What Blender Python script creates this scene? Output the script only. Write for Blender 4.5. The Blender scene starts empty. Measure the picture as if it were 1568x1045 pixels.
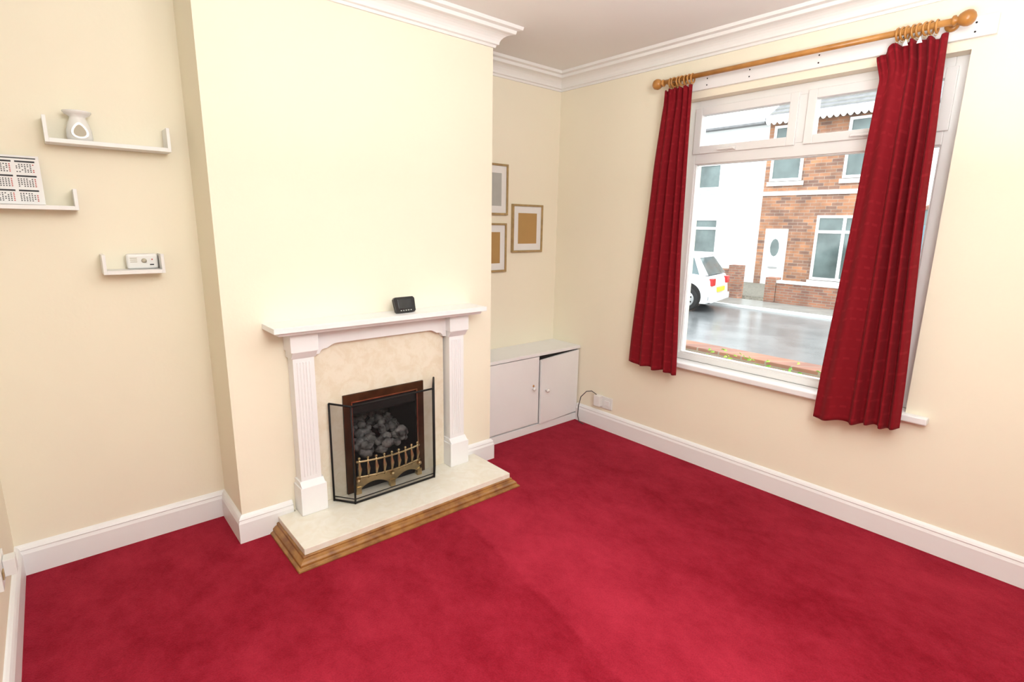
import bpy, bmesh, math, random
from mathutils import Vector, Matrix, noise
random.seed(4)
sc=bpy.context.scene
sc.view_settings.view_transform='Standard'
sc.view_settings.look='None'

# ------------------------------------------------------------ materials
def mat(name,col,rough=.6,metal=0,nscale=0,namt=.0,bump=0,bscale=200,col2=None,spec=.5,sheen=0,coat=0):
    m=bpy.data.materials.new(name); m.use_nodes=True
    nt=m.node_tree; b=nt.nodes['Principled BSDF']
    b.inputs['Base Color'].default_value=(*col,1)
    b.inputs['Roughness'].default_value=rough
    b.inputs['Metallic'].default_value=metal
    b.inputs['Specular IOR Level'].default_value=spec
    if sheen: b.inputs['Sheen Weight'].default_value=sheen; b.inputs['Sheen Tint'].default_value=(1,.5,.55,1)
    if coat: b.inputs['Coat Weight'].default_value=coat
    tc=nt.nodes.new('ShaderNodeTexCoord')
    if nscale or col2:
        n=nt.nodes.new('ShaderNodeTexNoise'); n.inputs['Scale'].default_value=nscale or 5; n.inputs['Detail'].default_value=5
        nt.links.new(tc.outputs['Object'],n.inputs['Vector'])
        r=nt.nodes.new('ShaderNodeValToRGB')
        c2=col2 if col2 else tuple(c*(1-namt) for c in col)
        r.color_ramp.elements[0].position=.35; r.color_ramp.elements[1].position=.65
        r.color_ramp.elements[0].color=(*c2,1); r.color_ramp.elements[1].color=(*col,1)
        nt.links.new(n.outputs['Fac'],r.inputs['Fac']); nt.links.new(r.outputs['Color'],b.inputs['Base Color'])
    if bump:
        n2=nt.nodes.new('ShaderNodeTexNoise'); n2.inputs['Scale'].default_value=bscale; n2.inputs['Detail'].default_value=3
        nt.links.new(tc.outputs['Object'],n2.inputs['Vector'])
        bp=nt.nodes.new('ShaderNodeBump'); bp.inputs['Strength'].default_value=bump; bp.inputs['Distance'].default_value=.004
        nt.links.new(n2.outputs['Fac'],bp.inputs['Height']); nt.links.new(bp.outputs['Normal'],b.inputs['Normal'])
    return m
M={}
M['wall']=mat('cream_wall_paint',(.91,.85,.69),.75,nscale=1.5,namt=.02,bump=.10,bscale=60)
M['ceil']=mat('ceiling_paint',(.89,.885,.87),.8,nscale=2,namt=.02)
M['white']=mat('white_gloss_paint',(.88,.885,.89),.35,nscale=3,namt=.02)
M['whitem']=mat('white_satin',(.86,.86,.85),.45,nscale=6,namt=.03)
M['upvc']=mat('upvc_white',(.85,.85,.84),.3,nscale=4,namt=.02)
M['plaster']=mat('cornice_plaster',(.88,.88,.865),.7,nscale=4,namt=.02)
M['ceramic']=mat('white_ceramic',(.84,.84,.82),.25,nscale=8,namt=.03)
M['pine']=mat('varnished_pine',(.55,.26,.07),.3,nscale=12,col2=(.40,.17,.035))
M['oak']=mat('oak_trim',(.36,.17,.04),.35,nscale=20,col2=(.20,.08,.02))
M['frame']=mat('light_oak_frame',(.46,.32,.14),.45,nscale=30,namt=.25)
M['kraft']=mat('kraft_card',(.46,.28,.10),.8,nscale=8,namt=.06)
M['greyc']=mat('grey_print',(.45,.46,.43),.6,nscale=8,namt=.08)
M['mount']=mat('mount_board',(.82,.82,.80),.7,nscale=5,namt=.02)
M['black']=mat('black_iron',(.010,.009,.009),.6,nscale=10,namt=.3,spec=.3)
M['blackp']=mat('black_plastic',(.012,.012,.013),.25,nscale=10,namt=.2)
M['screen']=mat('lcd_screen',(.03,.035,.04),.12,nscale=20,namt=.2)
M['bronze']=mat('bronze_trim',(.12,.055,.025),.35,metal=.6,nscale=14,namt=.4)
M['brass']=mat('brass',(.78,.60,.33),.28,metal=1,nscale=20,namt=.3)
M['coal']=mat('coal',(.26,.25,.245),.85,nscale=22,col2=(.022,.020,.020),bump=.8,bscale=60)
M['dark']=mat('dark_gap',(.01,.009,.008),.8,nscale=3,namt=.1)
M['cable']=mat('grey_cable',(.10,.09,.08),.5,nscale=5,namt=.1)
M['ink']=mat('black_ink',(.02,.02,.025),.6,nscale=5,namt=.1)
M['inkr']=mat('red_ink',(.5,.05,.04),.6,nscale=5,namt=.1)
M['paper']=mat('paper',(.85,.85,.85),.7,nscale=5,namt=.02)
M['shade']=mat('shade_cream',(.50,.46,.36),.6,nscale=5,namt=.1)
M['grass']=mat('leaves',(.12,.30,.04),.7,nscale=14,col2=(.34,.46,.07))
M['slate']=mat('roof_slate',(.20,.20,.21),.6,nscale=6,namt=.3)
M['render']=mat('white_render',(.80,.82,.82),.8,nscale=2,namt=.04)
M['hglass']=mat('house_window_glass',(.16,.21,.21),.08,nscale=1.2,namt=.5)
M['bluedoor']=mat('blue_grey_door',(.16,.27,.33),.5,nscale=3,namt=.1)
M['carw']=mat('car_paint_white',(.74,.76,.78),.2,coat=.6,nscale=2,namt=.02)
M['carg']=mat('car_glass',(.12,.17,.18),.06,nscale=2,namt=.3)
M['tyre']=mat('tyre',(.02,.02,.02),.8,nscale=8,namt=.2)
M['alloy']=mat('wheel_trim',(.45,.46,.47),.35,metal=.5,nscale=8,namt=.1)
M['tail']=mat('tail_light',(.55,.02,.02),.2,nscale=8,namt=.1)
M['plate']=mat('yellow_plate',(.85,.6,.05),.4,nscale=8,namt=.05)
M['concrete']=mat('pavement',(.26,.26,.245),.35,nscale=3,namt=.25)
M['soil']=mat('garden_gravel',(.24,.22,.18),.9,nscale=25,namt=.5)
m=mat('wet_tarmac',(.18,.185,.19),.22,nscale=1.3,col2=(.12,.125,.13),bump=.25,bscale=40); M['road']=m
m=mat('marble',(.84,.78,.64),.25,nscale=9,col2=(.79,.71,.55)); M['marble']=m
nt=m.node_tree
for n in nt.nodes:
    if n.type=='VALTORGB':
        e=n.color_ramp.elements; e[0].position=.40; e[1].position=.56
    if n.type=='TEX_NOISE': n.inputs['Distortion'].default_value=.6; n.inputs['Roughness'].default_value=.7; n.inputs['Scale'].default_value=14
m=mat('hearth_marble',(.86,.83,.74),.22,nscale=12,col2=(.81,.76,.64)); M['marble2']=m
for n in m.node_tree.nodes:
    if n.type=='TEX_NOISE': n.inputs['Distortion'].default_value=1.6
def carpet():
    m=bpy.data.materials.new('red_carpet'); m.use_nodes=True; nt=m.node_tree; b=nt.nodes['Principled BSDF']
    tc=nt.nodes.new('ShaderNodeTexCoord')
    def N(scale,det,rough,dist,rot,sc_):
        n1=nt.nodes.new('ShaderNodeTexNoise'); n1.inputs['Scale'].default_value=scale; n1.inputs['Detail'].default_value=det; n1.inputs['Roughness'].default_value=rough; n1.inputs['Distortion'].default_value=dist
        mp=nt.nodes.new('ShaderNodeMapping'); mp.inputs['Rotation'].default_value=(0,0,rot); mp.inputs['Scale'].default_value=sc_
        nt.links.new(tc.outputs['Object'],mp.inputs['Vector']); nt.links.new(mp.outputs['Vector'],n1.inputs['Vector']); return n1
    n1=N(1.3,3,.5,.3,.3,(1,.6,1)); n3=N(6,9,.82,.1,-.5,(1,.7,1)); n2=N(170,2,.5,0,0,(1,1,1))
    def math_(op,a,b_):
        q=nt.nodes.new('ShaderNodeMath'); q.operation=op
        for i,v in enumerate((a,b_)):
            if isinstance(v,(int,float)): q.inputs[i].default_value=v
            else: nt.links.new(v,q.inputs[i])
        return q.outputs[0]
    sx=nt.nodes.new('ShaderNodeSeparateXYZ'); nt.links.new(tc.outputs['Object'],sx.inputs[0])
    s=math_('ADD',math_('ADD',sx.outputs['X'],math_('MULTIPLY',sx.outputs['Y'],-.157)),1.423)
    s=math_('ADD',s,math_('MULTIPLY',math_('SUBTRACT',n3.outputs['Fac'],.5),.06))
    rs=nt.nodes.new('ShaderNodeValToRGB'); rs.color_ramp.elements[0].position=0; rs.color_ramp.elements[0].color=(0,0,0,1)
    rs.color_ramp.elements[1].position=.03; rs.color_ramp.elements[1].color=(1,1,1,1)
    e3=rs.color_ramp.elements.new(.8); e3.color=(0,0,0,1)
    nt.links.new(s,rs.inputs['Fac'])
    mm=nt.nodes.new('ShaderNodeMix'); mm.data_type='FLOAT'; mm.inputs['Factor'].default_value=.6
    nt.links.new(n1.outputs['Fac'],mm.inputs[2]); nt.links.new(n3.outputs['Fac'],mm.inputs[3])
    fac=math_('ADD',mm.outputs[0],math_('MULTIPLY',rs.outputs['Color'],.10))
    r=nt.nodes.new('ShaderNodeValToRGB'); e=r.color_ramp.elements
    e[0].position=.36; e[0].color=(.22,.003,.012,1); e[1].position=.70; e[1].color=(.46,.027,.055,1)
    nt.links.new(fac,r.inputs['Fac'])
    mx=nt.nodes.new('ShaderNodeMix'); mx.data_type='RGBA'; mx.blend_type='MULTIPLY'; mx.inputs['Factor'].default_value=.35
    r2=nt.nodes.new('ShaderNodeValToRGB'); r2.color_ramp.elements[0].position=.3; r2.color_ramp.elements[1].position=.7
    r2.color_ramp.elements[0].color=(.45,.45,.45,1)
    nt.links.new(n2.outputs['Fac'],r2.inputs['Fac'])
    nt.links.new(r.outputs['Color'],mx.inputs[6]); nt.links.new(r2.outputs['Color'],mx.inputs[7]); nt.links.new(mx.outputs[2],b.inputs['Base Color'])
    b.inputs['Roughness'].default_value=.95; b.inputs['Specular IOR Level'].default_value=.05
    b.inputs['Sheen Weight'].default_value=.1; b.inputs['Sheen Tint'].default_value=(1,.3,.4,1)
    bp=nt.nodes.new('ShaderNodeBump'); bp.inputs['Strength'].default_value=.5; bp.inputs['Distance'].default_value=.006
    nt.links.new(n2.outputs['Fac'],bp.inputs['Height']); nt.links.new(bp.outputs['Normal'],b.inputs['Normal'])
    return m
M['carpet']=carpet()
def curtain_mat():
    m=bpy.data.materials.new('red_curtain_fabric'); m.use_nodes=True; nt=m.node_tree; b=nt.nodes['Principled BSDF']
    uv=nt.nodes.new('ShaderNodeTexCoord')
    br=nt.nodes.new('ShaderNodeTexBrick'); br.offset=.5
    br.inputs['Color1'].default_value=(.255,.012,.019,1); br.inputs['Color2'].default_value=(.215,.008,.014,1); br.inputs['Mortar'].default_value=(.21,.007,.013,1)
    br.inputs['Scale'].default_value=1; br.inputs['Brick Width'].default_value=.11; br.inputs['Row Height'].default_value=.05; br.inputs['Mortar Size'].default_value=.02
    nt.links.new(uv.outputs['UV'],br.inputs['Vector']); nt.links.new(br.outputs['Color'],b.inputs['Base Color'])
    b.inputs['Roughness'].default_value=.8; b.inputs['Specular IOR Level'].default_value=.12; b.inputs['Sheen Weight'].default_value=.08
    b.inputs['Sheen Tint'].default_value=(1,.4,.4,1)
    return m
M['curtain']=curtain_mat()
def brick(name,c1,c2,mo,rx=0,sw=.225,sh=.075):
    m=bpy.data.materials.new(name); m.use_nodes=True; nt=m.node_tree; b=nt.nodes['Principled BSDF']
    g=nt.nodes.new('ShaderNodeTexCoord')
    sx=nt.nodes.new('ShaderNodeSeparateXYZ'); cx=nt.nodes.new('ShaderNodeCombineXYZ')
    ad=nt.nodes.new('ShaderNodeMath'); ad.operation='ADD'
    nt.links.new(g.outputs['Object'],sx.inputs[0]); nt.links.new(sx.outputs['X'],ad.inputs[0]); nt.links.new(sx.outputs['Y'],ad.inputs[1])
    nt.links.new(ad.outputs[0],cx.inputs['X']); nt.links.new(sx.outputs['Z'],cx.inputs['Y'])
    br=nt.nodes.new('ShaderNodeTexBrick'); br.inputs['Scale'].default_value=1
    br.inputs['Color1'].default_value=(*c1,1); br.inputs['Color2'].default_value=(*c2,1); br.inputs['Mortar'].default_value=(*mo,1)
    br.inputs['Brick Width'].default_value=sw; br.inputs['Row Height'].default_value=sh; br.inputs['Mortar Size'].default_value=.008
    nt.links.new(cx.outputs[0],br.inputs['Vector'])
    n=nt.nodes.new('ShaderNodeTexNoise'); n.inputs['Scale'].default_value=2.5; nt.links.new(g.outputs['Object'],n.inputs['Vector'])
    r=nt.nodes.new('ShaderNodeValToRGB'); r.color_ramp.elements[0].position=.35; r.color_ramp.elements[1].position=.65; r.color_ramp.elements[0].color=(.6,.6,.62,1)
    nt.links.new(n.outputs['Fac'],r.inputs['Fac'])
    mx=nt.nodes.new('ShaderNodeMix'); mx.data_type='RGBA'; mx.blend_type='MULTIPLY'; mx.inputs['Factor'].default_value=.7
    nt.links.new(br.outputs['Color'],mx.inputs[6]); nt.links.new(r.outputs['Color'],mx.inputs[7]); nt.links.new(mx.outputs[2],b.inputs['Base Color'])
    b.inputs['Roughness'].default_value=.85
    return m
M['brick']=brick('house_brick',(.50,.23,.12),(.23,.13,.10),(.38,.30,.24),sw=.34,sh=.11)
M['brick2']=brick('garden_brick',(.40,.17,.10),(.25,.12,.09),(.30,.25,.2))
def glass():
    m=bpy.data.materials.new('window_glass'); m.use_nodes=True; nt=m.node_tree
    for n in list(nt.nodes):
        if n.type!='OUTPUT_MATERIAL': nt.nodes.remove(n)
    o=[n for n in nt.nodes if n.type=='OUTPUT_MATERIAL'][0]
    t=nt.nodes.new('ShaderNodeBsdfTransparent'); g=nt.nodes.new('ShaderNodeBsdfGlossy'); g.inputs['Roughness'].default_value=.02
    f=nt.nodes.new('ShaderNodeFresnel'); f.inputs['IOR'].default_value=1.2
    mx=nt.nodes.new('ShaderNodeMixShader')
    t.inputs['Color'].default_value=(.97,.99,.98,1)
    nt.links.new(f.outputs[0],mx.inputs[0]); nt.links.new(t.outputs[0],mx.inputs[1]); nt.links.new(g.outputs[0],mx.inputs[2]); nt.links.new(mx.outputs[0],o.inputs['Surface'])
    return m
M['glass']=glass()
def meshmat():
    m=bpy.data.materials.new('fine_wire_mesh'); m.use_nodes=True; nt=m.node_tree
    b=nt.nodes['Principled BSDF']; b.inputs['Base Color'].default_value=(.02,.02,.02,1); b.inputs['Roughness'].default_value=.7; b.inputs['Specular IOR Level'].default_value=.2
    b.inputs['Alpha'].default_value=.32
    return m
M['mesh']=meshmat()

# ------------------------------------------------------------ builder
class B:
    def __init__(s): s.v=[]; s.f=[]; s.m=[]; s.mats=[]; s.sm=[]
    def mi(s,k):
        if k not in s.mats: s.mats.append(k)
        return s.mats.index(k)
    def add(s,vs,fs,k,smooth=False):
        o=len(s.v); s.v+= [tuple(v) for v in vs]; i=s.mi(k)
        for f in fs: s.f.append([o+a for a in f]); s.m.append(i); s.sm.append(smooth)
    def box(s,x0,x1,y0,y1,z0,z1,k,T=None):
        vs=[(x,y,z) for x in(x0,x1) for y in(y0,y1) for z in(z0,z1)]
        if T: vs=[T@Vector(v) for v in vs]
        s.add(vs,[(0,1,3,2),(4,6,7,5),(0,4,5,1),(2,3,7,6),(0,2,6,4),(1,5,7,3)],k)
    def prism(s,pts,ax,a,b,k,T=None,smooth=False):
        def mk(p,c):
            l=list(p); l.insert(ax,c); return Vector(l)
        n=len(pts); vs=[mk(p,a) for p in pts]+[mk(p,b) for p in pts]
        if T: vs=[T@v for v in vs]
        s.add(vs,[list(range(n))[::-1],list(range(n,2*n))]+[(i,(i+1)%n,n+(i+1)%n,n+i) for i in range(n)],k,smooth)
    def tube(s,pts,r,k,seg=10,cap=True):
        pts=[Vector(p) for p in pts]; rings=[]; up=None
        for i,p in enumerate(pts):
            d=(pts[min(i+1,len(pts)-1)]-pts[max(i-1,0)]).normalized()
            if up is None:
                up=Vector((0,0,1)) if abs(d.z)<.9 else Vector((1,0,0))
            a=(up-d*up.dot(d)).normalized(); c=d.cross(a); up=a
            rr=r[i] if isinstance(r,(list,tuple)) else r
            rings.append([p+a*rr*math.cos(2*math.pi*j/seg)+c*rr*math.sin(2*math.pi*j/seg) for j in range(seg)])
        vs=[v for R in rings for v in R]; fs=[]
        for i in range(len(rings)-1):
            for j in range(seg):
                fs.append((i*seg+j,i*seg+(j+1)%seg,(i+1)*seg+(j+1)%seg,(i+1)*seg+j))
        if cap: fs.append(list(range(seg))[::-1]); fs.append([(len(rings)-1)*seg+j for j in range(seg)])
        s.add(vs,fs,k,True)
    def ring(s,c,R,r,ax,k,seg=20,tilt=0):
        c=Vector(c)
        e=[Vector((1,0,0)),Vector((0,1,0)),Vector((0,0,1))]; a=e[(ax+1)%3]; b=e[(ax+2)%3]; nrm=e[ax]
        if tilt:
            q_=Matrix.Rotation(tilt,3,'Z'); a=q_@a; b=q_@b; nrm=q_@nrm
        vs=[];fs=[];q=8
        for i in range(seg):
            t=2*math.pi*i/seg; d=a*math.cos(t)+b*math.sin(t)
            for j in range(q):
                u=2*math.pi*j/q; vs.append(c+d*(R+r*math.cos(u))+nrm*r*math.sin(u))
        for i in range(seg):
            for j in range(q): fs.append((i*q+j,((i+1)%seg)*q+j,((i+1)%seg)*q+(j+1)%q,i*q+(j+1)%q))
        s.add(vs,fs,k,True)
    def lathe(s,prof,c,ax,k,seg=24,sx=1,sy=1):
        e=[Vector((1,0,0)),Vector((0,1,0)),Vector((0,0,1))]; a=e[(ax+1)%3]; b=e[(ax+2)%3]; c=Vector(c)
        vs=[];fs=[]
        for r,h in prof:
            for j in range(seg):
                t=2*math.pi*j/seg; vs.append(c+a*r*sx*math.cos(t)+b*r*sy*math.sin(t)+e[ax]*h)
        for i in range(len(prof)-1):
            for j in range(seg): fs.append((i*seg+j,i*seg+(j+1)%seg,(i+1)*seg+(j+1)%seg,(i+1)*seg+j))
        fs.append(list(range(seg))[::-1]); fs.append([(len(prof)-1)*seg+j for j in range(seg)])
        s.add(vs,fs,k,True)
    def ball(s,c,r,k,seg=14,sc=(1,1,1)):
        n=8
        vs=[];fs=[]
        for i in range(n+1):
            t=math.pi*i/n
            for j in range(seg):
                u=2*math.pi*j/seg
                vs.append((c[0]+r*sc[0]*math.sin(t)*math.cos(u),c[1]+r*sc[1]*math.sin(t)*math.sin(u),c[2]+r*sc[2]*math.cos(t)))
        for i in range(n):
            for j in range(seg): fs.append((i*seg+j,(i+1)*seg+j,(i+1)*seg+(j+1)%seg,i*seg+(j+1)%seg))
        s.add(vs,fs,k,True)
    def sweep(s,path,prof,k,closed=False,smooth=False):
        P=[Vector(p) for p in path]; n=len(P); rows=[]
        for i in range(n):
            dp=(P[i]-P[i-1]).normalized() if (closed or i>0) else None
            dn=(P[(i+1)%n]-P[i]).normalized() if (closed or i<n-1) else None
            if dp is None: dp=dn
            if dn is None: dn=dp
            n1=Vector((dp.y,-dp.x)); n2=Vector((dn.y,-dn.x)); mm=(n1+n2).normalized(); q=1/max(mm.dot(n1),.2)
            rows.append([(P[i].x+mm.x*q*o,P[i].y+mm.y*q*o,z) for o,z in prof])
        m=len(prof); vs=[v for r in rows for v in r]; fs=[]
        for i in range(n if closed else n-1):
            j=(i+1)%n
            for a in range(m-1): fs.append((i*m+a,j*m+a,j*m+a+1,i*m+a+1))
        if not closed: fs.append(list(range(m))); fs.append([(n-1)*m+a for a in range(m)][::-1])
        s.add(vs,fs,k,smooth)
    def obj(s,name,bevel=0,parent=None,seg=2,T=None):
        if T: s.v=[tuple(T@Vector(v)) for v in s.v]
        me=bpy.data.meshes.new(name); me.from_pydata(s.v,[],s.f)
        for k in s.mats: me.materials.append(M[k])
        for p,i,sm in zip(me.polygons,s.m,s.sm): p.material_index=i; p.use_smooth=sm
        bm=bmesh.new(); bm.from_mesh(me); bmesh.ops.recalc_face_normals(bm,faces=bm.faces); bm.to_mesh(me); bm.free()
        o=bpy.data.objects.new(name,me); bpy.context.collection.objects.link(o)
        if bevel:
            md=o.modifiers.new('bevel','BEVEL'); md.width=bevel; md.segments=seg; md.limit_method='ANGLE'; md.angle_limit=math.radians(40)
        if parent: o.parent=parent
        return o
def empty(name):
    e=bpy.data.objects.new(name,None); bpy.context.collection.objects.link(e); return e

# ------------------------------------------------------------ room dims
XL,YL=-3.30,-.12; bx0,bx1,by=-2.494,-1.0,-.4435; YR=-4.3; H=2.57
cz=2.466
wy0,wy1,wz0,wz1=-2.395,-1.050,.652,2.25
b=B(); b.box(XL-.1,.0,YR-.1,.1,-.1,0,'carpet'); b.obj('floor')
b=B(); b.box(XL-.1,.25,YR-.1,.1,H,H+.1,'ceil'); b.obj('ceiling')
b=B(); b.box(XL-.1,bx0,YL,.1,0,H,'wall'); b.box(bx1,0,0,.1,0,H,'wall'); b.obj('wall_back')
ox0,ox1,oz=-1.945,-1.555,.585
b=B(); b.box(bx0,ox0,by,.1,0,H,'wall'); b.box(ox1,bx1,by,.1,0,H,'wall'); b.box(ox0,ox1,by,.1,oz,H,'wall'); b.box(ox0,ox1,-.16,.1,0,oz,'black'); b.box(ox0,ox1,by,-.16,0,.05,'black')
b.obj('wall_chimney_breast')
b=B(); b.box(XL-.1,XL,YR,YL,0,H,'wall'); b.obj('wall_left')
b=B(); b.box(XL-.1,.25,YR-.1,YR,0,H,'wall'); b.obj('wall_rear')
b=B()
b.box(0,.25,YR,wy0,0,H,'wall'); b.box(0,.25,wy1,.1,0,H,'wall'); b.box(0,.25,wy0,wy1,0,wz0-.02,'wall'); b.box(0,.25,wy0,wy1,wz1,H,'wall')
b.obj('wall_window')
loop=[(XL,YL),(bx0,YL),(bx0,by),(bx1,by),(bx1,0),(0,0),(0,YR),(XL,YR)]
prof=[(0,cz),(.010,cz),(.013,cz+.012),(.024,cz+.016)]
for i in range(7):
    t=i/6*math.pi/2; prof.append((.024+.060*(1-math.cos(t)),cz+.016+.050*math.sin(t)))
prof+=[(.090,cz+.068),(.094,H-.020),(.118,H-.016),(.122,H)]
b=B(); b.sweep(loop,prof,'plaster',closed=True); b.obj('trim_cornice')
bp=[(0,0),(.021,0),(.021,.098),(.018,.106),(.016,.112),(.018,.117),(.013,.127),(.006,.134),(0,.136)]
b=B(); b.sweep([(0,-.30),(0,YR),(XL,YR)],bp,'white'); b.obj('baseboard_right')
b=B(); b.sweep([(XL,YR),(XL,YL),(bx0,YL),(bx0,by),(-2.262,by)],bp,'white'); b.obj('baseboard_left')
b=B(); b.sweep([(-1.23,by),(bx1,by),(bx1,-.30)],bp,'white'); b.obj('baseboard_back')

# ------------------------------------------------------------ fireplace
b=B()
hx0,hx1,hy=-2.335,-1.150,-.815
b.box(hx0-.004,hx1+.004,hy-.004,by-.022,.0,.080,'marble2')
b.box(hx0+.08,hx1-.08,by-.022,by,.0,.080,'marble2')
tp=[(0,.052),(.006,.052),(.010,.048),(.010,.040),(.022,.033),(.030,.025),(.030,.014),(.042,.008),(.044,0),(0,0)]
b.sweep([(hx1+.004,by-.022),(hx1+.004,hy-.004),(hx0-.004,hy-.004),(hx0-.004,by-.022)][::-1],[(o,z) for o,z in tp],'oak')
b.obj('fireplace_hearth',bevel=.002)
b=B(); yb=by-.001
def pil(x0,x1):
    b.box(x0+.012,x1-.012,-.515,yb,.235,.885,'white')
    for i in range(5):
        w=(x1-x0-.024-.03)/5; xx=x0+.012+.015+w*(i+.5)
        b.prism([(xx-w*.38,-.515),(xx-w*.2,-.518),(xx+w*.2,-.518),(xx+w*.38,-.515)],2,.27,.85,'white')
    b.box(x0-.002,x1+.002,-.543,yb,.081,.225,'white')
    b.prism([(-.543,.225),(-.518,.25),(yb,.25),(yb,.225)],0,x0+.004,x1-.004,'white')
    b.box(x0-.002,x1+.002,-.545,yb,.905,1.0,'white')
    b.prism([(-.545,.905),(-.518,.87),(yb,.87),(yb,.905)],0,x0+.004,x1-.004,'white')
pil(-2.245,-2.12); pil(-1.37,-1.245)
z0=.918; pts=[(-2.12,1.0),(-2.12,.873),(-2.10,.875),(-2.088,.893),(-2.075,.898)]
for i in range(8):
    t=i/7; pts.append((-2.06+.05*t,.898+(z0-.898)*math.sin(t*math.pi/2)))
pts2=[(-3.49-x,z) for x,z in pts][::-1]
b.prism(pts+pts2,1,-.500,yb,'white')
b.box(-2.335,-1.165,-.615,yb,1.015,1.040,'white')
b.prism([(-.603,1.015),(-.59,.998),(yb,.998),(yb,1.015)],0,-2.31,-1.19,'white')
b.prism([(-2.12,.081),(-1.985,.081),(-1.985,.63),(-1.51,.63),(-1.51,.081),(-1.37,.081),(-1.37,.93),(-2.12,.93)],1,-.468,yb,'marble')
b.obj('fireplace_surround',bevel=.0025)
b=B()
fx0,fx1=-1.984,-1.511
b.box(fx0,fx0+.042,-.476,by-.001,.081,.629,'bronze'); b.box(fx1-.042,fx1,-.476,by-.001,.081,.629,'bronze'); b.box(fx0+.042,fx1-.042,-.476,by-.001,.588,.629,'bronze')
for (x0,x1,z0,z1) in [(fx0+.040,fx0+.046,.081,.588),(fx1-.046,fx1-.040,.081,.588),(fx0+.04,fx1-.04,.584,.590)]:
    b.box(x0,x1,-.479,-.47,z0,z1,'brass')
b.prism([(-.47,.580),(-.47,.52),(-.44,.50),(-.30,.55),(-.30,.580)],0,fx0+.046,fx1-.046,'black')
b.box(ox0+.0008,ox0+.008,-.47,-.162,.082,.583,'black'); b.box(ox1-.008,ox1-.0008,-.47,-.162,.082,.583,'black'); b.box(ox0+.009,ox1-.009,-.44,-.162,.575,.584,'black')
b.box(-1.925,-1.575,-.47,-.20,.082,.24,'black')
for i in range(95):
    x=random.uniform(-1.905,-1.595); y=random.uniform(-.475,-.24); r=random.uniform(.017,.030)
    zz=.25+(y+.475)*.42+random.uniform(0,.05)+.03*math.cos((x+1.75)*9)
    n=len(b.v); b.ball((x,y,zz),r,'coal',seg=9,sc=(random.uniform(.8,1.3),random.uniform(.8,1.2),random.uniform(.7,1)))
    for q in range(n,len(b.v)):
        v=Vector(b.v[q]); d=v-Vector((x,y,zz)); k=1+.4*noise.noise(v*50); w=Vector((x,y,zz))+d*k; b.v[q]=tuple(w)
def fy(x): return -.500-.030*math.cos((x+1.75)/.19*math.pi/2)
xs=[-1.94+.38*i/24 for i in range(25)]
b.tube([(x,fy(x),.262) for x in xs],.006,'brass'); b.tube([(x,fy(x),.175) for x in xs],.006,'brass')
for i in range(9):
    x=-1.925+.35*i/8
    b.tube([(x,fy(x),.165),(x,fy(x),.19),(x,fy(x)-.006,.222),(x,fy(x),.25),(x,fy(x),.275)],[.005,.007,.011,.006,.004],'brass',seg=8)
    b.ball((x,fy(x),.28),.008,'brass',seg=8)
n=len(xs); top=[(x,fy(x),.172) for x in xs]
bot=[(x,fy(x),.085+.055*max(0,math.cos(((i%12)-6)/6*math.pi/2))**.7 if 0<i<24 else .082) for i,x in enumerate(xs)]
vs=top+bot+[(x,y+.012,z) for x,y,z in top]+[(x,y+.012,z) for x,y,z in bot]; fs=[]
for i in range(n-1):
    fs+= [(i,i+1,n+i+1,n+i),(2*n+i,3*n+i,3*n+i+1,2*n+i+1),(i,2*n+i,2*n+i+1,i+1),(n+i,n+i+1,3*n+i+1,3*n+i)]
b.add(vs,fs,'brass')
for x in (-1.935,-1.75,-1.565):
    b.box(x-.014,x+.014,fy(x)-.008,fy(x)+.02,.081,.12,'brass'); b.ball((x,fy(x)-.006,.155),.013,'brass',seg=8)
b.obj('gas_fire')
b=B(); A_=[(-2.066,-.492),(-1.995,-.592),(-1.520,-.592),(-1.452,-.492)]
zt=[.612,.608,.612,.640]; zb=.088
for i in range(4): 
    x,y=A_[i]; b.tube([(x,y,zb-.005),(x,y,zt[i])],.0055,'black',seg=8)
for i in range(3):
    p,q=A_[i],A_[i+1]
    b.tube([(*p,zb),(*q,zb)],.0055,'black',seg=8); b.tube([(*p,zt[i]),(*q,zt[i+1])],.0055,'black',seg=8)
    b.add([(*p,zb),(*q,zb),(*q,zt[i+1]),(*p,zt[i])],[(0,1,2,3)],'mesh')
    b.tube([(*p,zb+.02),(*q,zb+.02)],.003,'black',seg=6)
b.obj('fire_screen')
b=B(); T=Matrix.Translation((-1.65,-.545,1.042))@Matrix.Rotation(math.radians(4),4,'Z')@Matrix.Rotation(math.radians(-16),4,'X')
w,h=.060,.082
pts=[(-w+.008,0),(w-.008,0),(w,.008),(w+.004,h-.010),(w-.006,h),(-w+.006,h),(-w-.004,h-.010),(-w,.008)]
b.prism(pts,1,-.008,.010,'blackp',T=T)
b.box(-.042,.042,-.0095,-.008,.022,h-.012,'screen',T=T)
for i in range(5): b.box(-.034+i*.015,-.026+i*.015,-.0105,-.008,.008,.013,'greyc',T=T)
b.box(-.025,.025,.008,.05,0.002,.010,'blackp',T=T)
b.obj('smart_meter',bevel=.0015)
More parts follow.
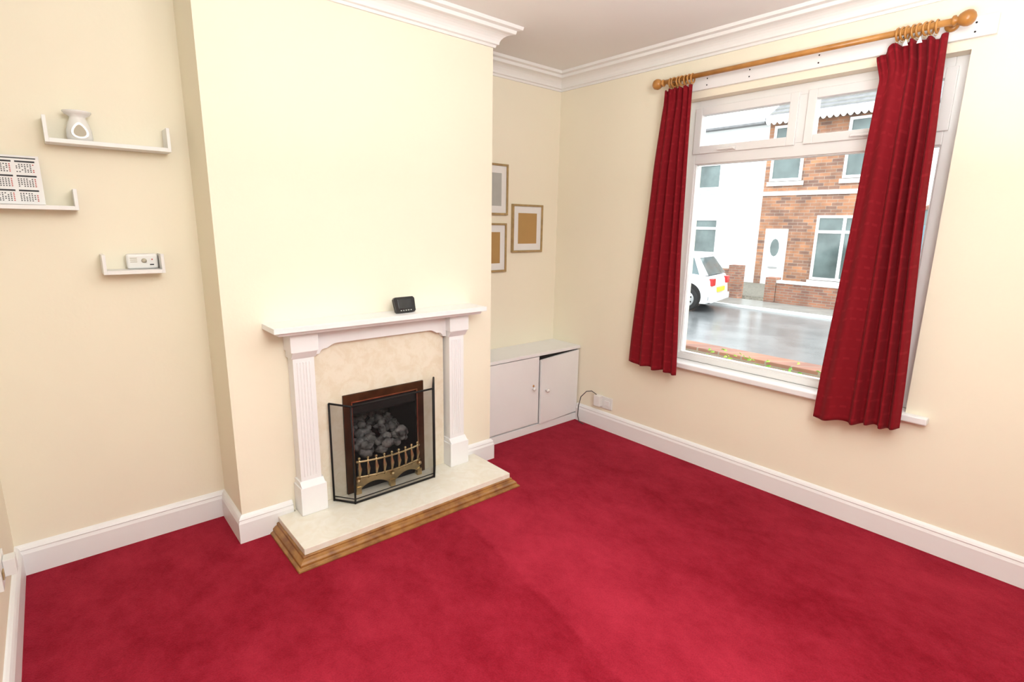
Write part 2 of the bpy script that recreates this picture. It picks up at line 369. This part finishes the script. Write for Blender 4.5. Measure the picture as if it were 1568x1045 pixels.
# ------------------------------------------------------------ picture frames
def pframe(x0,x1,z0,z1,inner):
    b=B(); f=.014; y0=-.022
    for a in [(x0,x0+f,z0,z1),(x1-f,x1,z0,z1),(x0+f,x1-f,z0,z0+f),(x0+f,x1-f,z1-f,z1)]: b.box(a[0],a[1],y0,-.001,a[2],a[3],'frame')
    b.box(x0+f,x1-f,-.014,-.002,z0+f,z1-f,'mount')
    mx,mz=.058,.062
    b.box(x0+mx,x1-mx,-.0155,-.013,z0+mz,z1-mz,inner)
    b.obj('picture_frame',bevel=.0015)
pframe(-.815,-.515,1.567,1.912,'greyc'); pframe(-.470,-.170,1.304,1.648,'kraft'); pframe(-.823,-.523,1.168,1.511,'kraft')
# ------------------------------------------------------------ cupboard
b=B(); cy=-.297
b.box(bx1+.001,-.001,cy+.02,-.001,.0,.577,'white')
b.box(bx1+.001,-.001,cy-.006,-.001,.578,.600,'white')
b.box(bx1+.001,-.001,cy,cy+.019,.0,.055,'white')
b.box(-.990,-.432,cy-.002,cy+.018,.068,.572,'white')
Td=Matrix.Translation((-.012,cy+.018,0))@Matrix.Rotation(math.radians(2.5),4,'Z')
b.prism([(-.412,.060),(0,.068),(0,.568),(-.412,.548)],1,-.02,-.001,'white',T=Td)
b.box(-.428,-.012,cy+.012,cy+.0195,.54,.5775,'dark')  # dark strip painted in for the shade above the sagging door
for x,z in((-.492,.345),(-.372,.315)):
    b.lathe([(.007,0),(.006,-.012),(.013,-.018),(.015,-.026),(.010,-.033),(.002,-.035)],(x,cy-.002-(.016 if x>-.4 else 0),z),1,'ceramic',seg=16)
b.ball((-.487,cy-.006,.362),.008,'pine',sc=(1,.5,1))
b.obj('cupboard',bevel=.0015)
# ------------------------------------------------------------ window
w=empty('window_1')
b=B(); fx,fX=.075,.135
y0,y1,z0,z1=wy0,wy1,wz0,wz1
b.box(fx,fX,y0,y0+.062,z0,z1,'upvc'); b.box(fx,fX,y1-.055,y1,z0,z1,'upvc'); b.box(fx,fX,y0+.062,y1-.055,z0,z0+.038,'upvc'); b.box(fx,fX,y0+.062,y1-.055,z1-.055,z1,'upvc')
zt0,zt1=1.885,1.955; ym=-1.715
b.box(fx,fX,y0+.062,y1-.055,zt0,zt1,'upvc'); b.box(fx,fX,ym-.032,ym+.032,zt1,z1-.055,'upvc')
def sash(a0,a1,c0,c1,t,x0,x1):
    b.box(x0,x1,a0,a0+t,c0,c1,'upvc'); b.box(x0,x1,a1-t,a1,c0,c1,'upvc'); b.box(x0,x1,a0+t,a1-t,c0,c0+t,'upvc'); b.box(x0,x1,a0+t,a1-t,c1-t,c1,'upvc')
sash(ym+.022,y1-.042,zt1-.012,z1-.040,.045,.062,.12); sash(y0+.045,ym-.022,zt1-.012,z1-.040,.045,.062,.12)
sash(y0+.052,y1-.045,z0+.030,zt0+.012,.018,.085,.125)
b.obj('window_frame',bevel=.003,parent=w)
b=B(); b.box(.100,.104,y0+.07,y1-.063,z0+.045,zt0-.003,'glass'); b.box(.100,.104,ym+.06,y1-.085,zt1+.03,z1-.08,'glass'); b.box(.100,.104,y0+.085,ym-.06,zt1+.03,z1-.08,'glass'); b.obj('window_panes',parent=w)
b=B()
for y in (-1.34,-2.04):
    b.box(.048,.061,y-.03,y+.03,1.950,1.968,'upvc'); b.box(.036,.047,y-.028,y+.075,1.953,1.965,'upvc')
b.obj('window_handles',bevel=.003,parent=w)
b=B(); b.box(-.045,-.001,y0-.095,y1+.06,.618,.652,'white'); b.box(-.001,.075,y0,y1,.634,.652,'white'); b.obj('window_sill',bevel=.006,parent=w)
b=B(); b.box(-.022,0,-2.470,-1.06,2.290,2.368,'white')
for y in (-1.2,-1.45,-1.8,-2.15,-2.40):
    for z in (2.31,2.345): b.lathe([(.004,0),(.004,-.002)],(-.022,y,z),0,'dark',seg=8)
b.obj('trim_pole_board',bevel=.003)
b=B(); b.box(.136,.32,y0,y1,.58,.645,'concrete'); b.obj('trim_outer_sill',bevel=.005)
# ------------------------------------------------------------ curtain pole
b=B(); px,pz=-.085,2.352
b.tube([(px,-.96,pz+.003),(px,-2.33,pz-.002)],.0135,'pine',seg=16)
for s,y in((1,-.955),(-1,-2.330)):
    b.lathe([(.014,0),(.020,.004*s),(.020,.012*s),(.012,.018*s),(.022,.026*s),(.029,.040*s),(.031,.052*s),(.027,.066*s),(.016,.076*s),(.004,.080*s)],(px,y,pz),1,'pine',seg=20)
for y in (-.975,-2.320):
    b.tube([(0-.022 if y<-1 else 0,y,pz),(px,y,pz)],.011,'pine',seg=12)
    b.lathe([(.026,0),(.026,-.012),(.016,-.016)],(-.022 if y<-1 else 0,y,pz),0,'pine',seg=16)
def rings(ys):
    for y in ys:
        yy=y+random.uniform(-.004,.004); b.ring((px,yy,pz-.008),.0245,.0044,1,'pine',tilt=random.uniform(-.25,.25)); b.ring((px,yy,pz-.038),.006,.0015,0,'brass',seg=10)
rings([-1.00,-1.02,-1.05,-1.075,-1.10,-1.125,-1.145]); rings([-2.14,-2.16,-2.18,-2.20,-2.22,-2.245,-2.265,-2.285])
b.obj('curtain_pole')
# ------------------------------------------------------------ curtains
def curtain(L,Rr,zb0,zb1,folds,seed,ztopf,xc=-.088,hooks=()):
    NU,NV=170,110; vs=[];uvs=[];fs=[]
    def interp(c,v):
        for (a,ya),(b_,yb) in zip(c,c[1:]):
            if v<=b_: 
                t=(v-a)/(b_-a); t=t*t*(3-2*t)*.5+t*.5; return ya+(yb-ya)*t
        return c[-1][1]
    for j in range(NV+1):
        v=j/NV
        for i in range(NU+1):
            u=i/NU
            a=interp(L,v); c=interp(Rr,v)
            x=xc
            for (uc,wd,dp,dr) in folds:
                q=(u-(uc+dr*v))/wd
                g=dp*math.exp(-q*q)
                x-= g*(.55+.45*min(1,v*2.5))
            top=max(0,1-v/.10)
            x+= .010*top*math.sin(u*2*math.pi*9)+.003*math.sin(14*u+5*v+seed)
            x+= .014*noise.noise(Vector((u*3.0,v*1.2,seed)))
            y=a+(c-a)*u
            y+=.008*noise.noise(Vector((u*4,v*1.8,seed+7)))*min(1,v*5)*(4*u*(1-u))
            zb_=zb0+(zb1-zb0)*u+.006*math.sin(u*17+seed)
            zt_=ztopf(u); z=zt_+(zb_-zt_)*v
            vs.append((min(x,-.050),y,z)); uvs.append((u*1.1,v*1.75))
    for j in range(NV):
        for i in range(NU):
            k=j*(NU+1)+i; fs.append((k,k+1,k+NU+2,k+NU+1))
    me=bpy.data.meshes.new('curtain'); me.from_pydata(vs,[],fs); me.materials.append(M['curtain'])
    ul=me.uv_layers.new(name='uv')
    for l in me.loops: ul.data[l.index].uv=uvs[l.vertex_index]
    for p in me.polygons: p.use_smooth=True
    o=bpy.data.objects.new('curtain',me); bpy.context.collection.objects.link(o)
    s=o.modifiers.new('s','SOLIDIFY'); s.thickness=.003
    return o
fl=[(.08,.08,.022,.0),(.33,.085,.050,.02),(.60,.07,.050,-.03),(.80,.05,.045,.02),(.96,.05,.035,.0)]
curtain([(0,-.968),(.3,-.925),(1,-.838)],[(0,-1.152),(.5,-1.175),(1,-1.208)],.597,.588,fl,1.0,lambda u:2.303+.006*math.cos(u*2*math.pi*5))
fr=[(.02,.05,.015,.0),(.28,.12,.040,-.08),(.52,.045,.045,-.02),(.66,.032,.052,.0),(.79,.032,.050,.02),(.94,.04,.045,.0)]
curtain([(0,-2.075),(.06,-2.10),(.3,-2.085),(1,-2.030)],[(0,-2.325),(.3,-2.345),(1,-2.400)],.545,.590,fr,2.6,lambda u:2.300-.045*max(0,1-u/.22)+.009*math.cos(u*2*math.pi*4))
b=B()
for y in (-2.195,-2.245): b.add([(-.152,y-.010,2.275),(-.152,y+.010,2.275),(-.151,y,2.302),(-.148,y-.010,2.275),(-.148,y+.010,2.275),(-.147,y,2.302)],[(0,1,2),(3,5,4),(0,3,4,1),(1,4,5,2),(2,5,3,0)],'paper')
b.obj('curtain_hooks')
# ------------------------------------------------------------ shelves
def shelf(x0,x1,z,hl,hr,name='wall_shelf'):
    b=B(); y0=YL-.105
    b.box(x0+.012,x1-.012,y0,YL-.001,z-.012,z+.004,'whitem'); b.box(x0,x0+.012,y0,YL-.001,z-.012,z+hl,'whitem'); b.box(x1-.012,x1,y0,YL-.001,z-.012,z+hr,'whitem')
    b.obj(name,bevel=.001)
shelf(-2.990,-2.578,1.792,.085,.085); shelf(-3.296,-2.918,1.540,.07,.07); shelf(-2.870,-2.652,1.280,.07,.07)
b=B(); c=(-2.880,YL-.055,1.797)
b.lathe([(.036,0),(.040,.003),(.042,.012),(.041,.040),(.034,.066),(.027,.082),(.026,.090),(.040,.099),(.046,.106),(.046,.111),(.042,.112),(.030,.104),(.001,.102)],c,2,'ceramic',seg=32)
pts=[];pin=[]
for i in range(24):
    t=2*math.pi*i/24; x=.026*math.sin(t)*(1-.38*math.cos(t)); z=.036+.030*math.cos(t); pts.append((c[0]+x,c[2]+z)); pin.append((c[0]+x*.72,c[2]+.035+(z-.036)*.74))
b.prism(pts,1,c[1]-.0435,c[1]-.010,'ceramic'); b.prism(pin,1,c[1]-.0442,c[1]-.040,'shade')  # body is solid; darker teardrop paints the shade of its opening
b.obj('oil_burner')
b=B(); T=Matrix.Translation((-3.125,YL-.052,1.546))@Matrix.Rotation(math.radians(-10),4,'X')
W_,H_=.108,.185
b.box(-W_,W_,-.002,.002,0,H_,'paper',T=T)
b.box(-W_+.01,W_-.01,-.0026,-.002,H_-.012,H_-.008,'ink',T=T)
for r in range(3):
    for q in range(3):
        x0=-W_+.008+q*.068; zt_=H_-.020-r*.055
        b.box(x0,x0+.058,-.0028,-.002,zt_-.006,zt_,'ink',T=T)
        for a in range(5):
            for d in range(7):
                if random.random()<.88: b.box(x0+.002+d*.008,x0+.006+d*.008,-.0028,-.002,zt_-.016-a*.0068,zt_-.0125-a*.0068,'inkr' if d==6 else 'ink',T=T)
b.obj('desk_calendar')
b=B(); b.box(-2.783,-2.668,YL-.048,YL-.012,1.285,1.350,'ceramic'); 
b.obj('carbon_monoxide_alarm',bevel=.010,seg=3)
ca=bpy.data.objects['carbon_monoxide_alarm']
b=B()
for i in range(3): b.box(-2.770,-2.745,YL-.0488,YL-.047,1.330-i*.008,1.333-i*.008,'shade')
b.lathe([(.010,0),(.010,-.003)],(-2.720,YL-.048,1.32),1,'shade',seg=16)
b.box(-2.700,-2.685,YL-.0488,YL-.047,1.300,1.305,'ink'); b.ball((-2.69,YL-.048,1.325),.003,'inkr',seg=8)
b.obj('alarm_face',parent=ca)
# ------------------------------------------------------------ sockets
b=B(); b.box(-.012,-.0005,-.645,-.500,.165,.255,'ceramic'); b.box(-.055,-.0125,-.560,-.505,.18,.262,'ceramic'); b.box(-.018,-.0125,-.625,-.58,.19,.23,'whitem')
b.obj('wall_socket',bevel=.003)
b=B(); pts=[(-.04,-.52,.265),(-.05,-.48,.285),(-.05,-.43,.27),(-.045,-.37,.21),(-.04,-.345,.13),(-.04,-.340,.05),(-.045,-.36,.008),(-.06,-.42,.006)]
b.tube(pts,.0035,'cable',seg=8); b.obj('power_cable')
b=B(); b.box(XL,XL+.012,-.72,-.575,.27,.36,'ceramic'); b.box(XL+.0125,XL+.045,-.65,-.60,.285,.345,'ceramic'); b.box(XL+.0125,XL+.016,-.70,-.67,.30,.33,'frame')
b.obj('wall_socket',bevel=.003)
# ------------------------------------------------------------ outside
GZ=-.60; KX=11.1
b=B(); b.box(3.2,KX,-30,40,GZ-.1,GZ,'road'); b.obj('street_road')
b=B(); b.box(KX+.12,12.7,-30,40,GZ-.1,GZ+.04,'concrete'); b.box(KX,KX+.12,-30,40,GZ-.1,GZ+.06,'render'); b.obj('street_pavement')
b=B(); b.box(2.1,3.2,-30,40,GZ-.1,GZ+.03,'concrete'); b.obj('street_pavement')
b=B(); b.box(.25,2.1,-30,40,GZ-.1,GZ,'soil'); b.obj('garden_ground')
b=B(); b.box(13.06,17.3,-30,40,GZ-.1,GZ+.1,'soil'); b.obj('garden_ground')
b=B(); b.box(1.78,1.97,-6,3.5,GZ,.28,'brick2'); b.box(1.75,2.0,-6,3.5,.281,.34,'brick2'); b.obj('garden_wall',bevel=.006)
b=B()
for i in range(320):
    y=random.choice([random.gauss(-.15,.25),random.gauss(-.9,.12),random.gauss(-1.5,.3),random.gauss(-.5,.4)]); x=random.uniform(1.2,1.6); z=GZ
    a=random.uniform(0,6.28); dx,dy=.04*math.cos(a),.05*math.sin(a)
    H2=random.uniform(.72,1.06)
    b.add([(x,y,z),(x+.008,y,z),(x+dx,y+dy,z+H2)],[(0,1,2)],'grass')
    for q in range(3):
        t=random.uniform(.6,1); cx,cy_,cz_=x+dx*t,y+dy*t,z+H2*t; aa=random.uniform(0,6.28); L=.03
        b.add([(cx,cy_,cz_),(cx+L*math.cos(aa)-.01,cy_+L*math.sin(aa),cz_+.02),(cx+1.8*L*math.cos(aa),cy_+1.8*L*math.sin(aa),cz_+.01),(cx+L*math.cos(aa)+.01,cy_+L*math.sin(aa)-.015,cz_+.0)],[(0,1,2,3)],'grass')
b.obj('garden_plants')
HX=17.3
def hwin(b,y0,y1,z0,z1,mull=1,trans=None,hx=HX):
    b.box(hx-.06,hx+.02,y0-.08,y1+.08,z0-.16,z0-.02,'render')
    b.box(hx-.03,hx+.02,y0+.09,y1-.09,z0+.09,z1-.09,'hglass')
    t=.09
    for a in [(y0,y0+t,z0,z1),(y1-t,y1,z0,z1),(y0+t,y1-t,z0,z0+t),(y0+t,y1-t,z1-t,z1)]: b.box(hx-.07,hx,a[0],a[1],a[2],a[3],'upvc')
    for i in range(1,mull): 
        y=y0+(y1-y0)*i/mull; b.box(hx-.065,hx,y-.05,y+.05,z0+t,z1-t,'upvc')
    if trans: b.box(hx-.062,hx,y0+t,y1-t,trans-.05,trans+.05,'upvc')
def roof(b,y0,y1,ze,k,rise=2.6,dep=4.0):
    b.prism([(HX-.35,ze),(HX-.35,ze+.06),(HX+dep,ze+rise),(HX+2*dep,ze)],1,y0,y1,k)
b=B(); hy0,hy1=2.1,6.5
b.box(HX,HX+8,hy0,hy1,GZ,5.25,'brick')
b.box(HX-.05,HX,hy0,hy1,2.70,2.84,'render')
hwin(b,5.20,6.30,3.20,5.10,1,4.3); hwin(b,2.75,3.90,3.20,5.10,1,4.3)
hwin(b,2.75,4.50,-.20,2.0,2,1.45)
b.box(HX-.04,HX+.02,5.42,6.22,GZ+.1,1.52,'upvc'); b.box(HX-.06,HX-.041,5.50,6.14,GZ+.2,1.44,'render'); b.prism([(5.82+.16*math.sin(t*.524),.85+.32*math.cos(t*.524)) for t in range(12)],0,HX-.07,HX-.061,'hglass')
b.box(HX-.09,HX-.061,5.66,5.98,.1,.16,'alloy')
roof(b,hy0-.05,hy1+.05,5.30,'slate')
for i in range(14):
    x=HX-.35+.31*i; z=5.36+(2.54)*(i*.31)/4.35; b.box(x-.02,x+.02,hy0,hy1,z-.01,z+.03,'concrete')
n=22; pts=[(hy0,5.42),(hy0,5.22)]
for i in range(n):
    for q in range(6):
        t=q/6; pts.append((hy0+(hy1-hy0)*(i+t)/n,5.20-.10*math.sin(math.pi*t)))
pts+=[(hy1,5.22),(hy1,5.42)]
b.prism(pts,0,HX-.40,HX-.36,'upvc')
b.obj('terraced_house')
b=B(); b.box(HX,HX+8,6.5,13.5,GZ,5.2,'render'); hwin(b,8.15,9.2,3.0,4.0,1); hwin(b,8.1,9.3,.48,1.9,1,1.5); hwin(b,10.8,12.2,.4,2,2); hwin(b,10.8,12,3,4.4,1)
roof(b,6.56,13.5,5.2,'slate',rise=1.1); b.obj('terraced_house')
b=B(); b.box(HX,HX+8,-6,2.1,GZ,5.2,'render')
b.box(HX-.05,HX+.02,.75,1.75,GZ+.1,1.7,'bluedoor')
b.prism([(1.25+.5*math.cos(t*math.pi/12),1.701+.5*math.sin(t*math.pi/12)) for t in range(13)],0,HX-.05,HX+.02,'hglass')
b.prism([(1.25+.62*math.cos(t*math.pi/12),1.7+.62*math.sin(t*math.pi/12)) for t in range(13)]+[(1.25+.5*math.cos(t*math.pi/12),1.7+.5*math.sin(t*math.pi/12)) for t in range(12,-1,-1)],0,HX-.08,HX,'brick2')
hwin(b,-2.2,-.6,.2,2,2); hwin(b,-2.2,-.8,3.2,4.9,1)
roof(b,-6,2.04,5.2,'slate'); b.obj('terraced_house')
b=B(); b.box(12.75,12.97,-6,3.69,GZ,.0,'brick2'); b.box(12.72,13.0,-6,3.69,.001,.07,'render'); b.box(12.72,13.05,3.7,4.0,GZ,.14,'brick2'); b.obj('garden_wall')
b=B(); b.box(12.75,12.97,5.16,12,GZ,.25,'brick2'); b.box(12.72,13.0,5.16,12,.251,.30,'brick2'); b.box(12.72,13.05,4.8,5.15,GZ,.42,'brick2'); b.obj('garden_wall')
# parked car, rear towards low Y, slightly angled to the kerb
b=B(); cx0,cx1=9.40,10.98; ry=4.20
def cv(u): return ry+u
body=[(0,.32),(.02,.55),(.05,.80),(.12,.92),(.5,.96),(2.7,.95),(3.3,.86),(3.75,.70),(3.85,.5),(3.82,.3),(3.7,.22),(.1,.22)]
def loft(pts,ins):
    n=len(pts); vs=[]
    for x,ii in((cx0,ins),(cx0+.04,0),(cx1-.04,0),(cx1,ins)):
        for u,z in pts:
            s=ii; vs.append((x,cv(u+(.05 if u<1.9 else -.05)*s),GZ+z))
    fs=[[i for i in range(n)],[3*n+i for i in range(n)][::-1]]
    for r in range(3):
        for i in range(n): fs.append((r*n+i,r*n+(i+1)%n,(r+1)*n+(i+1)%n,(r+1)*n+i))
    b.add(vs,fs,'carw')
loft(body,1)
def cab(z0,z1,u0,u1,v0,v1,i0,i1,k):
    vs=[(cx0+i0,cv(u0),GZ+z0),(cx1-i0,cv(u0),GZ+z0),(cx1-i0,cv(u1),GZ+z0),(cx0+i0,cv(u1),GZ+z0),(cx0+i1,cv(v0),GZ+z1),(cx1-i1,cv(v0),GZ+z1),(cx1-i1,cv(v1),GZ+z1),(cx0+i1,cv(v1),GZ+z1)]
    b.add(vs,[(0,1,2,3),(4,5,6,7),(0,1,5,4),(1,2,6,5),(2,3,7,6),(3,0,4,7)],k)
cab(.94,1.36,.12,2.75,.42,2.0,.05,.20,'carg'); cab(1.36,1.42,.40,2.02,.52,1.85,.19,.28,'carw')
for (u,v,wd) in [(.12,.42,.14),(2.75,2.0,.10),(1.35,1.30,.09)]:
    for s in(0,1):
        xa=cx0+.045 if s==0 else cx1-.045; xb=cx0+.195 if s==0 else cx1-.195; o_=.012 if s==0 else -.012
        b.add([(xa-o_,cv(u),GZ+.94),(xa-o_,cv(u+wd*1.6),GZ+.94),(xb-o_,cv(v+wd),GZ+1.37),(xb-o_,cv(v),GZ+1.37)],[(0,1,2,3)],'carw')
for u in (.62,3.1):
    for x,s in((cx0-.01,1),(cx1+.01,-1)):
        b.lathe([(.37,.005*s),(.37,.03*s)],(x-.004*s,cv(u),GZ+.375),0,'dark',seg=28)
        b.lathe([(.26,-.015*s),(.30,-.01*s),(.31,.02*s),(.31,.2*s)],(x,cv(u),GZ+.315),0,'tyre',seg=28)
        b.lathe([(.03,-.035*s),(.10,-.03*s),(.20,-.02*s),(.21,0)],(x,cv(u),GZ+.315),0,'alloy',seg=24)
        for q in range(7):
            a=q*2*math.pi/7; b.box(x-.024*s-.01,x-.024*s+.01,cv(u)+.14*math.cos(a)-.02,cv(u)+.14*math.cos(a)+.02,GZ+.315+.14*math.sin(a)-.02,GZ+.315+.14*math.sin(a)+.02,'dark')
for x in (cx0+.03,cx1-.27): b.box(x,x+.24,cv(-.01),cv(.14),GZ+.68,GZ+.86,'tail')
b.box(cx0+.52,cx0+1.08,cv(-.035),cv(.05),GZ+.50,GZ+.62,'plate'); b.box(cx0,cx1,cv(-.03),cv(.1),GZ+.26,GZ+.42,'carw')
TC=Matrix.Translation((cx1,ry,0))@Matrix.Rotation(math.radians(13),4,'Z')@Matrix.Translation((-cx1,-ry,0))
b.obj('parked_car',bevel=.03,seg=3,T=TC)

# ------------------------------------------------------------ light
w=bpy.data.worlds.new('overcast'); sc.world=w; w.use_nodes=True
bg=w.node_tree.nodes['Background']; bg.inputs[0].default_value=(.95,.975,1,1); bg.inputs[1].default_value=4.0
def area(name,loc,rot,sx,sy,e,col=(1,1,1)):
    l=bpy.data.lights.new(name,'AREA'); l.shape='RECTANGLE'; l.size=sx; l.size_y=sy; l.energy=e; l.color=col
    o=bpy.data.objects.new(name,l); bpy.context.collection.objects.link(o); o.location=loc; o.rotation_euler=rot; return o
o=area('bounced_flash',(-2.5,-3.3,2.40),(0,0,0),1.0,1.0,54,(.985,1,1))
o.rotation_euler=(Vector((-1.5,-.6,1.15))-Vector(o.location)).to_track_quat('-Z','Y').to_euler()
o=area('ceiling_bounce_fill',(-1.7,-2.7,1.75),(math.pi,0,0),.5,.5,44,(.985,1,1))  # added upward fill to brighten the ceiling, not a fitting in the room
o=area('window_portal',(.2,(wy0+wy1)/2,(wz0+wz1)/2),(0,math.radians(90),0),1.60,1.35,1); o.data.cycles.is_portal=True
# ------------------------------------------------------------ camera
cam=bpy.data.cameras.new('camera'); co=bpy.data.objects.new('camera',cam); bpy.context.collection.objects.link(co)
cam.sensor_width=36; cam.lens=817.92/1568*36; cam.clip_start=.03; cam.clip_end=200
co.location=(-3.0344,-3.0056,1.5); co.rotation_euler=(1.3567,-.0169,-.7085); sc.camera=co
